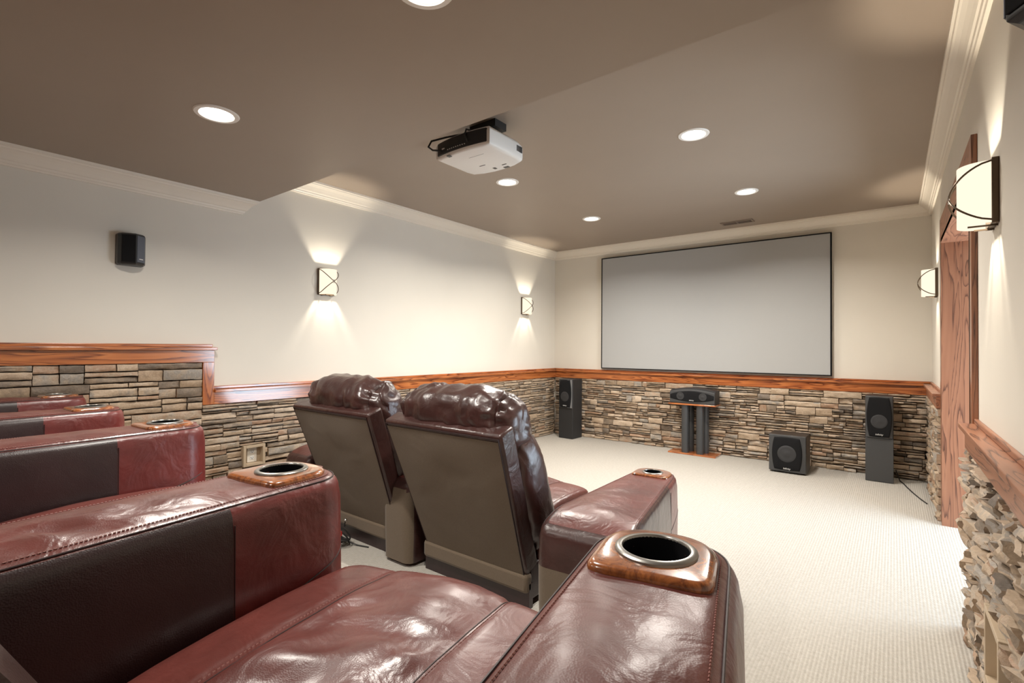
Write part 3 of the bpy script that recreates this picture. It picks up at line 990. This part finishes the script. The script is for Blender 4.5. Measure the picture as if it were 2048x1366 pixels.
# ------------------------------------------------------------------ wall speakers
def wall_speaker(mirror, loc, label, gap=0.):
    t = thing('wall_speaker', label, 'speaker', loc, 0, 'surround speakers on the side walls')
    pts = [(.0, -.072), (.050, -.072), (.075, -.060), (.118, .010), (.088, .062), (.045, .078), (.0, .078)]
    k = -1 if mirror else 1
    pl = [(k * x, y) for x, y in pts]
    H = .185
    def shell_(P, z0, z1, dome):
        bm = bmesh.new(); rings = []
        cxm = sum(p[0] for p in P) / len(P)
        rings.append([(x * .86, y * .86, z0 - .010) for x, y in P]); rings.append([(x, y, z0) for x, y in P])
        rings.append([(x, y, z1) for x, y in P]); rings.append([(x * .82, y * .9, z1 + dome) for x, y in P])
        loft(bm, rings, True, (True, True)); fix(bm); return bm
    link('cabinet', shell_(pl, 0, H, .010), M_BLACK, t, smooth=False, bevel=.003)
    def face(a, b, m, nm, off=.004):
        p, q = Vector(pl[a]), Vector(pl[b]); dv = (q - p); nrm = Vector((dv.y, -dv.x)).normalized()
        if nrm.x * k < 0: nrm = -nrm
        p2, q2 = p + dv * .05, q - dv * .05
        bm = bmesh.new()
        prism(bm, [p2, q2, q2 + nrm * off, p2 + nrm * off], .008, H - .006); fix(bm)
        return link(nm, bm, m, t, smooth=False, bevel=.0015), p2, q2, nrm
    if gap:
        bm = bmesh.new(); box(bm, min(0, -k * gap), max(0, -k * gap), -.035, .035, .05, .14); link('mount', bm, M_BLACK, t, smooth=False)
    face(2, 3, M_VELVET, 'grille')
    o, p2, q2, nrm = face(3, 4, plain('slate_plastic', (.085, .095, .12), .35), 'side_cheek')
    m = (p2 + q2) / 2 + nrm * .0045
    bm = bmesh.new(); u = (q2 - p2).normalized() * .014
    prism(bm, [m - u, m + u, m + u + nrm * .001, m - u + nrm * .001], .026, .031); fix(bm)
    link('logo', bm, M_LOGO, t, smooth=False)
    return t
wall_speaker(False, (XL, 1.022, 1.777), 'small black surround speaker on the cream wall above the rear seats')
wall_speaker(True, (XR - .034, 1.095, 1.778), 'black surround speaker high on the right wall, cut off by the picture edge', .034)

# ------------------------------------------------------------------ sconces
def sconce(side, y, label):
    k = 1 if side == 'L' else -1
    x0 = XL if side == 'L' else XR
    z0 = 1.700; H = .232; a, p = .074, .092; cz = H / 2
    t = thing('wall_sconce', label, 'wall lamp', (x0, y, z0), 0, 'bronze and glass wall sconces')
    bm = bmesh.new(); box(bm, min(0, k * .020), max(0, k * .020), -.080, .080, 0, H); link('back_plate', bm, M_BRONZE, t, smooth=False, bevel=.003)
    bm = bmesh.new(); n = 28
    out = [(k * (.014 + p * abs(cos(th)) ** .75), a * sin(th)) for th in [(-pi / 2 + pi * i / n) for i in range(n + 1)]]
    inn = [(k * (.014 + (p - .004) * abs(cos(th)) ** .75), (a - .004) * sin(th)) for th in [(-pi / 2 + pi * i / n) for i in range(n + 1)]]
    rings = [[(x, yy, .004) for x, yy in out], [(x, yy, H - .008) for x, yy in out], [(x, yy, H - .008) for x, yy in inn], [(x, yy, .004) for x, yy in inn]]
    rings.append(rings[0])
    loft(bm, rings, False); bmesh.ops.remove_doubles(bm, verts=bm.verts[:], dist=1e-6); fix(bm)
    link('glass_shade', bm, M_SHADE, t)
    for s in (-1, 1):
        bm = bmesh.new(); pts = []
        for i in range(29):
            f = i / 28; th = -pi / 2 + pi * f
            bow = cos(th) ** .62 if 0 < f < 1 else 0
            pts.append((k * (.016 + (p + .020) * bow), s * a * 1.04 * math.copysign(abs(sin(th)) ** .9, sin(th)), .012 + (H - .022) * f))
        tube(bm, pts, .0034, 8)
        link('crossed_band', bm, M_BRONZE, t)
    bm = bmesh.new()
    for s in (-1, 1):
        cxk = k * (.016 + p + .022)
        tube(bm, [(cxk - k * .002, .008 * cos(q * pi / 8), cz + s * .006 + .007 * sin(q * pi / 8)) for q in range(16)], .0028, 6, closed=True)
    link('knot', bm, M_CHROME, t)
    for q, a_, b_ in ((.080, -.046, -.042), (.055, .036, .040)):
        bm = bmesh.new(); box(bm, min(0, k * q), max(0, k * q), a_, b_, -.005, .001); link('bottom_bracket', bm, M_BRONZE, t, smooth=False)
    ld = bpy.data.lights.new('sconce_light', 'POINT'); ld.energy = 22.; ld.color = (1., .90, .74); ld.shadow_soft_size = .016
    lo = bpy.data.objects.new('sconce_light', ld); COL.objects.link(lo); lo.location = (x0 + k * .052, y, z0 + cz)
sconce('L', 2.445, 'lit bronze wall sconce on the left wall above the front recliners')
sconce('L', 5.42, 'lit bronze wall sconce on the left wall near the screen corner')
sconce('R', 2.475, 'large lit bronze sconce beside the doorway casing, on its near side')
sconce('R', 5.42, 'lit bronze sconce between the doorway casing and the screen wall')

# ------------------------------------------------------------------ recessed lights
def downlight_master():
    t = thing('recessed_downlight', '', 'ceiling light', (0, 0, 0), 0, 'recessed ceiling lights')
    bm = bmesh.new(); lathe(bm, [(.098, -.0005), (.094, -.006), (.076, -.007), (.070, -.001), (.066, .0)], 40); fix(bm); link('trim_ring', bm, M_TRIM, t)
    bm = bmesh.new(); lathe(bm, [(.071, -.0015), (.03, -.0025), (.001, -.0028)], 40, cap=(False, True)); fix(bm); link('lens', bm, M_BULB, t)
    return t
dm = downlight_master()
LAMPS = [(-1.03, 3.265, ZH, 'recessed ceiling light in the middle of the high ceiling, right of the projector'),
         (-1.03, 4.735, ZH, 'recessed ceiling light near the vent, on the doorway side'),
         (-2.585, 3.27, ZH, 'recessed ceiling light just behind the projector'),
         (-2.585, 4.745, ZH, 'recessed ceiling light nearest the far left corner'),
         (-2.575, .998, ZL, 'recessed light in the low ceiling, over the rear recliners'),
         (-1.150, 1.03, ZL, 'recessed light in the low ceiling cut by the top of the frame'),
         (-2.575, -.75, ZL, 'added unseen fill light in the low ceiling behind the rear row, left'),  # this and the next: unseen lamps behind the camera, added as fill
         (-1.150, -.75, ZL, 'added unseen fill light in the low ceiling behind the rear row, right')]
for i, (x, y, z, lab) in enumerate(LAMPS):
    o = dm if i == 0 else dup(dm)
    o.location = (x, y, z); o['label'] = lab
    ld = bpy.data.lights.new('downlight', 'AREA'); ld.shape = 'DISK'; ld.size = .12; ld.energy = 36. if z == ZH else (22. if y > 0 else 15.); ld.color = (1., .94, .855); ld.spread = radians(150)
    lo = bpy.data.objects.new('downlight', ld); COL.objects.link(lo); lo.location = (x, y, z - .012)

# ------------------------------------------------------------------ projector
def projector():
    cx, cy, zb = -2.072, 2.357, 2.430
    t = thing('ceiling_projector', 'white and black projector hanging from the ceiling past the soffit edge', 'projector', (cx, cy, zb))
    W, D, H = .445, .370, .125
    def outline(ins):
        w, d = W / 2 - ins, D / 2 - ins
        pts = []
        for i in range(13):
            s = -1 + 2 * i / 12; pts.append((s * w, -d - .022 * (1 - s * s)))
        pts += [(w, d * .55), (w * .93, d * .85), (w * .6, d), (w * .2, d + .012), (-w * .2, d + .012), (-w * .6, d), (-w * .93, d * .85), (-w, d * .55)]
        return pts
    bm = bmesh.new(); rings = []
    for z, ins in ((0., .022), (.004, .010), (.014, .002), (.03, 0), (H * .7, 0), (H * .85, .008), (H, .03)):
        rings.append([(x, y, z) for x, y in outline(ins)])
    loft(bm, rings, True, (True, True)); fix(bm); link('housing', bm, M_WHITE, t, autos=50)
    bm = bmesh.new(); rings = []
    for z, ins, off in ((.020, .012, .003), (.024, .008, .006), (H * .78, .008, .006), (H * .82, .014, .003)):
        rg = []
        for i in range(13):
            s = -1 + 2 * i / 12; rg.append((s * (W / 2 - .012 - ins), -D / 2 - .022 * (1 - s * s) - off, z))
        for i in range(12, -1, -1):
            s = -1 + 2 * i / 12; rg.append((s * (W / 2 - .012 - ins), -D / 2 - .022 * (1 - s * s) + .02, z))
        rings.append(rg)
    loft(bm, rings, True, (True, True)); fix(bm); link('connector_panel', bm, M_BLACK, t, autos=40)
    bm = bmesh.new()
    for i in range(9):
        x = -.10 + .018 * i; s = x / (W / 2); y = -D / 2 - .022 * (1 - s * s) - .0068
        box(bm, x, x + .008, y, y + .004, .034, .039)
    link('jack_markings', bm, M_LOGO, t, smooth=False); bm = bmesh.new()
    s = -.13 / (W / 2); box(bm, -.150, -.128, -D / 2 - .022 * (1 - s * s) - .007, -D / 2, .050, .056)
    link('rating_mark', bm, M_LOGO, t, smooth=False)
    bm = bmesh.new()
    for a in ((.055, .095, .150, .172), (-.01, .010, .120, .145), (.075, .110, .110, .118), (-.06, -.012, .045, .050), (-.11, -.085, -.205, -.18)):
        box(bm, a[0], a[1], a[2], a[3], -.0015, .002)
    box(bm, -.02, .10, -.098, -.096, -.0006, .002)
    link('underside_slots', bm, M_DGREY, t, smooth=False)
    bm = bmesh.new()
    for i in range(5): box(bm, W / 2 - .002, W / 2 + .0015, .075 + .012 * i, .083 + .012 * i, .045, .082)
    link('side_vent', bm, M_DGREY, t, smooth=False)
    bm = bmesh.new(); rings = []
    for r, y in ((.048, D / 2 - .02), (.048, D / 2 + .018), (.040, D / 2 + .02), (.036, D / 2 + .005)):
        rings.append([(r * cos(2 * pi * j / 32), y, .062 + r * sin(2 * pi * j / 32)) for j in range(32)])
    loft(bm, rings, True, (False, True)); fix(bm); link('lens', bm, M_BLACK, t)
    bm = bmesh.new(); box(bm, -.07, .07, -.07, .09, H, H + .03); lathe(bm, [(.025, H + .03), (.025, ZH - zb)], 20, (0, 0), cap=(True, True))
    box(bm, -.06, .15, -.05, .06, ZH - zb - .045, ZH - zb)
    link('ceiling_mount', bm, M_BLACK, t, smooth=False)
    bm = bmesh.new()
    tube(bm, [(-.17, -D / 2 - .012, .05), (-.20, -D / 2 - .05, .048), (-.235, -D / 2 - .055, .075), (-.235, -D / 2 - .03, .12), (-.19, -D / 2 + .05, .16), (-.09, -.05, .19), (-.02, 0, .2)], .006, 8)
    tube(bm, [(.07, -D / 2 - .024, .045), (.075, -D / 2 - .040, .055), (.060, -D / 2 - .038, .085), (.045, -D / 2 - .01, .13), (.02, -.03, .17)], .005, 8)
    link('cable', bm, M_CORD, t)
projector()

# ------------------------------------------------------------------ small fittings
def vent():
    t = thing('ceiling_vent', 'taupe ceiling register above the projection screen', 'vent', (-1.36, 5.825, ZH))
    bm = bmesh.new(); w, d = .165, .068
    box(bm, -w, w, -d, -d + .02, -.008, 0); box(bm, -w, w, d - .02, d, -.008, 0); box(bm, -w, -w + .02, -d + .02, d - .02, -.008, 0); box(bm, w - .02, w, -d + .02, d - .02, -.008, 0); box(bm, -.008, .008, -d + .02, d - .02, -.008, 0)
    link('register_frame', bm, plain('taupe_metal', (.20, .155, .12), .45), t, smooth=False, bevel=.002)
    bm = bmesh.new()
    for i in range(9):
        y = -d + .024 + i * (2 * d - .048) / 8
        vs = box(bm, -w + .02, -.008, y - .001, y + .001, -.006, 0.)
        box(bm, .008, w - .02, y - .001, y + .001, -.006, 0.)
    link('louvers', bm, plain('taupe_slats', (.16, .125, .10), .5), t, smooth=False)
    bm = bmesh.new(); box(bm, -w + .02, w - .02, -d + .02, d - .02, -.001, 0.); link('duct_opening', bm, M_VELVET, t, smooth=False)
vent()

def outlet(k, x, ranges, label, face):
    y0, y1, z0, z1 = ranges
    t = thing('wall_outlet', label, 'outlet', (x, (y0 + y1) / 2, z0), 0, 'outlets in the stone wainscot')
    w, h = (y1 - y0) / 2, z1 - z0; b = .020
    def bx(bm, p0, p1, a0, a1, c0, c1): box(bm, min(k * p0, k * p1), max(k * p0, k * p1), a0, a1, c0, c1)
    bm = bmesh.new()
    bx(bm, .006, face, -w, -w + b, 0, h); bx(bm, .006, face, w - b, w, 0, h); bx(bm, .006, face, -w + b, w - b, 0, b); bx(bm, .006, face, -w + b, w - b, h - b, h)
    link('surround', bm, M_BEIGE, t, smooth=False, bevel=.002)
    bm = bmesh.new(); bx(bm, .006, .016, -w + b, w - b, b, h - b); link('backing', bm, M_BEIGE, t, smooth=False)
    pw, ph = .036, .058; cz = h / 2
    bm = bmesh.new(); bx(bm, .016, .022, -pw, pw, cz - ph, cz + ph); link('cover_plate', bm, M_OUT, t, smooth=False, bevel=.002)
    for s in (-1, 1):
        bm = bmesh.new(); bx(bm, .022, .0245, -.016, .016, cz + s * .025 - .014, cz + s * .025 + .014)
        link('receptacle', bm, M_WHITE, t, smooth=False, bevel=.002)
    bm = bmesh.new()
    for s in (-1, 1):
        for a in (-.007, .007): bx(bm, .0245, .0249, a - .0015, a + .0015, cz + s * .025 - .004, cz + s * .025 + .007)
        bx(bm, .0245, .0249, -.003, .003, cz + s * .025 - .011, cz + s * .025 - .006)
    link('slots', bm, M_BLACK, t, smooth=False)
outlet(1, XL, LO, 'white outlet in a beige frame set in the left stone wall', .068)
outlet(-1, XR, RO, 'recessed outlet in a beige frame low on the near right stone wall', .066)

def cables():
    bm = bmesh.new(); rnd = random.Random(4)
    for c in range(5):
        pts = []
        r = .05 + .012 * c
        for i in range(40):
            th = 2 * pi * i / 39 * 1.3 + c
            pts.append((-2.80 + r * 1.2 * cos(th) + .01 * sin(3 * th), 1.80 + r * .8 * sin(th), .007 + .010 * c + .012 * (1 + sin(2 * th + c))))
        tube(bm, pts, .0055, 6)
    tube(bm, [(-2.76, 1.80, .05), (-2.73, 1.83, .045), (-2.70, 1.85, .02), (-2.66, 1.875, .006), (-2.58, 1.90, .005)], .004, 6)
    tag(link('cable_coil', bm, M_CORD), 'tangled black cables coiled on the carpet behind the front recliners', 'cable')
    t = thing('striped_clip', 'small red and white striped plastic piece on the black cables', 'plastic piece', (-2.78, 1.79, .072))
    bm = bmesh.new()
    for a, s in ((.0, 1), (.022, -1)):
        tube(bm, [(-.06, -.03, a), (-.02, -.012, a + .012), (.035, .0, a + .010), (.05, .012, a - .002)], .007, 8)
    tube(bm, [(.05, .012, -.002), (.052, .013, .01), (.05, .012, .022)], .008, 8)
    link('arm', bm, M_REDP, t)
    bm = bmesh.new()
    for i in range(5): tube(bm, [(-.04 + .018 * i, -.024 + .007 * i, -.012), (-.04 + .018 * i, -.028 + .007 * i, .004)], .0035, 6)
    tube(bm, [(-.06, -.034, .014), (-.01, -.012, .018), (.03, -.002, .014)], .004, 6)
    link('white_teeth', bm, M_WHITE, t)
    r = thing('release_lever', 'thin steel lever with round knob at the back of the front recliners', 'lever', (-2.745, 1.86, .10))
    bm = bmesh.new(); tube(bm, [(-.03, .0, .0), (.0, -.02, .03), (.02, -.028, .055)], .003, 6); link('rod', bm, M_BLACK, r)
    bm = bmesh.new(); bmesh.ops.create_uvsphere(bm, u_segments=14, v_segments=10, radius=.010, matrix=Matrix.Translation((.022, -.029, .060))); link('knob', bm, M_CHROME, r)
cables()

# ------------------------------------------------------------------ camera
def camera():
    f, yaw, pit, rol = 987.427, .6572, .0123, .0067
    def ray(X3, Y3, Z2):
        cr, sr = cos(rol), sin(rol); X = X3 * cr + Y3 * sr; Y2 = -X3 * sr + Y3 * cr
        cp, sp = cos(pit), sin(pit); Z = Z2 * cp + Y2 * sp; Y = -Z2 * sp + Y2 * cp
        c, s = cos(yaw), sin(yaw)
        return Vector((c * X - s * Z, s * X + c * Z, -Y))
    rt, up, bk = ray(1, 0, 0), -ray(0, 1, 0), -ray(0, 0, 1)
    M = Matrix((rt, up, bk)).transposed().to_4x4(); M.translation = (0, 0, 1.25)
    cd = bpy.data.cameras.new('camera'); cd.sensor_width = 36.; cd.lens = 36. * f / 2048.; cd.clip_start = .02
    co = bpy.data.objects.new('camera', cd); COL.objects.link(co); co.matrix_world = M
    scene.camera = co
camera()

w = bpy.data.worlds.new('world'); scene.world = w; w.use_nodes = True
w.node_tree.nodes['Background'].inputs[0].default_value = (.75, .85, 1, 1); w.node_tree.nodes['Background'].inputs[1].default_value = .3
scene.view_settings.view_transform = 'Standard'; scene.view_settings.look = 'None'
scene.view_settings.gamma = 1.; scene.view_settings.use_curve_mapping = False
scene.view_settings.exposure = 0.06
cy = scene.cycles
cy.max_bounces = 8; cy.diffuse_bounces = 6; cy.glossy_bounces = 4; cy.sample_clamp_indirect = 8.; cy.caustics_reflective = False
cy.use_denoising = True
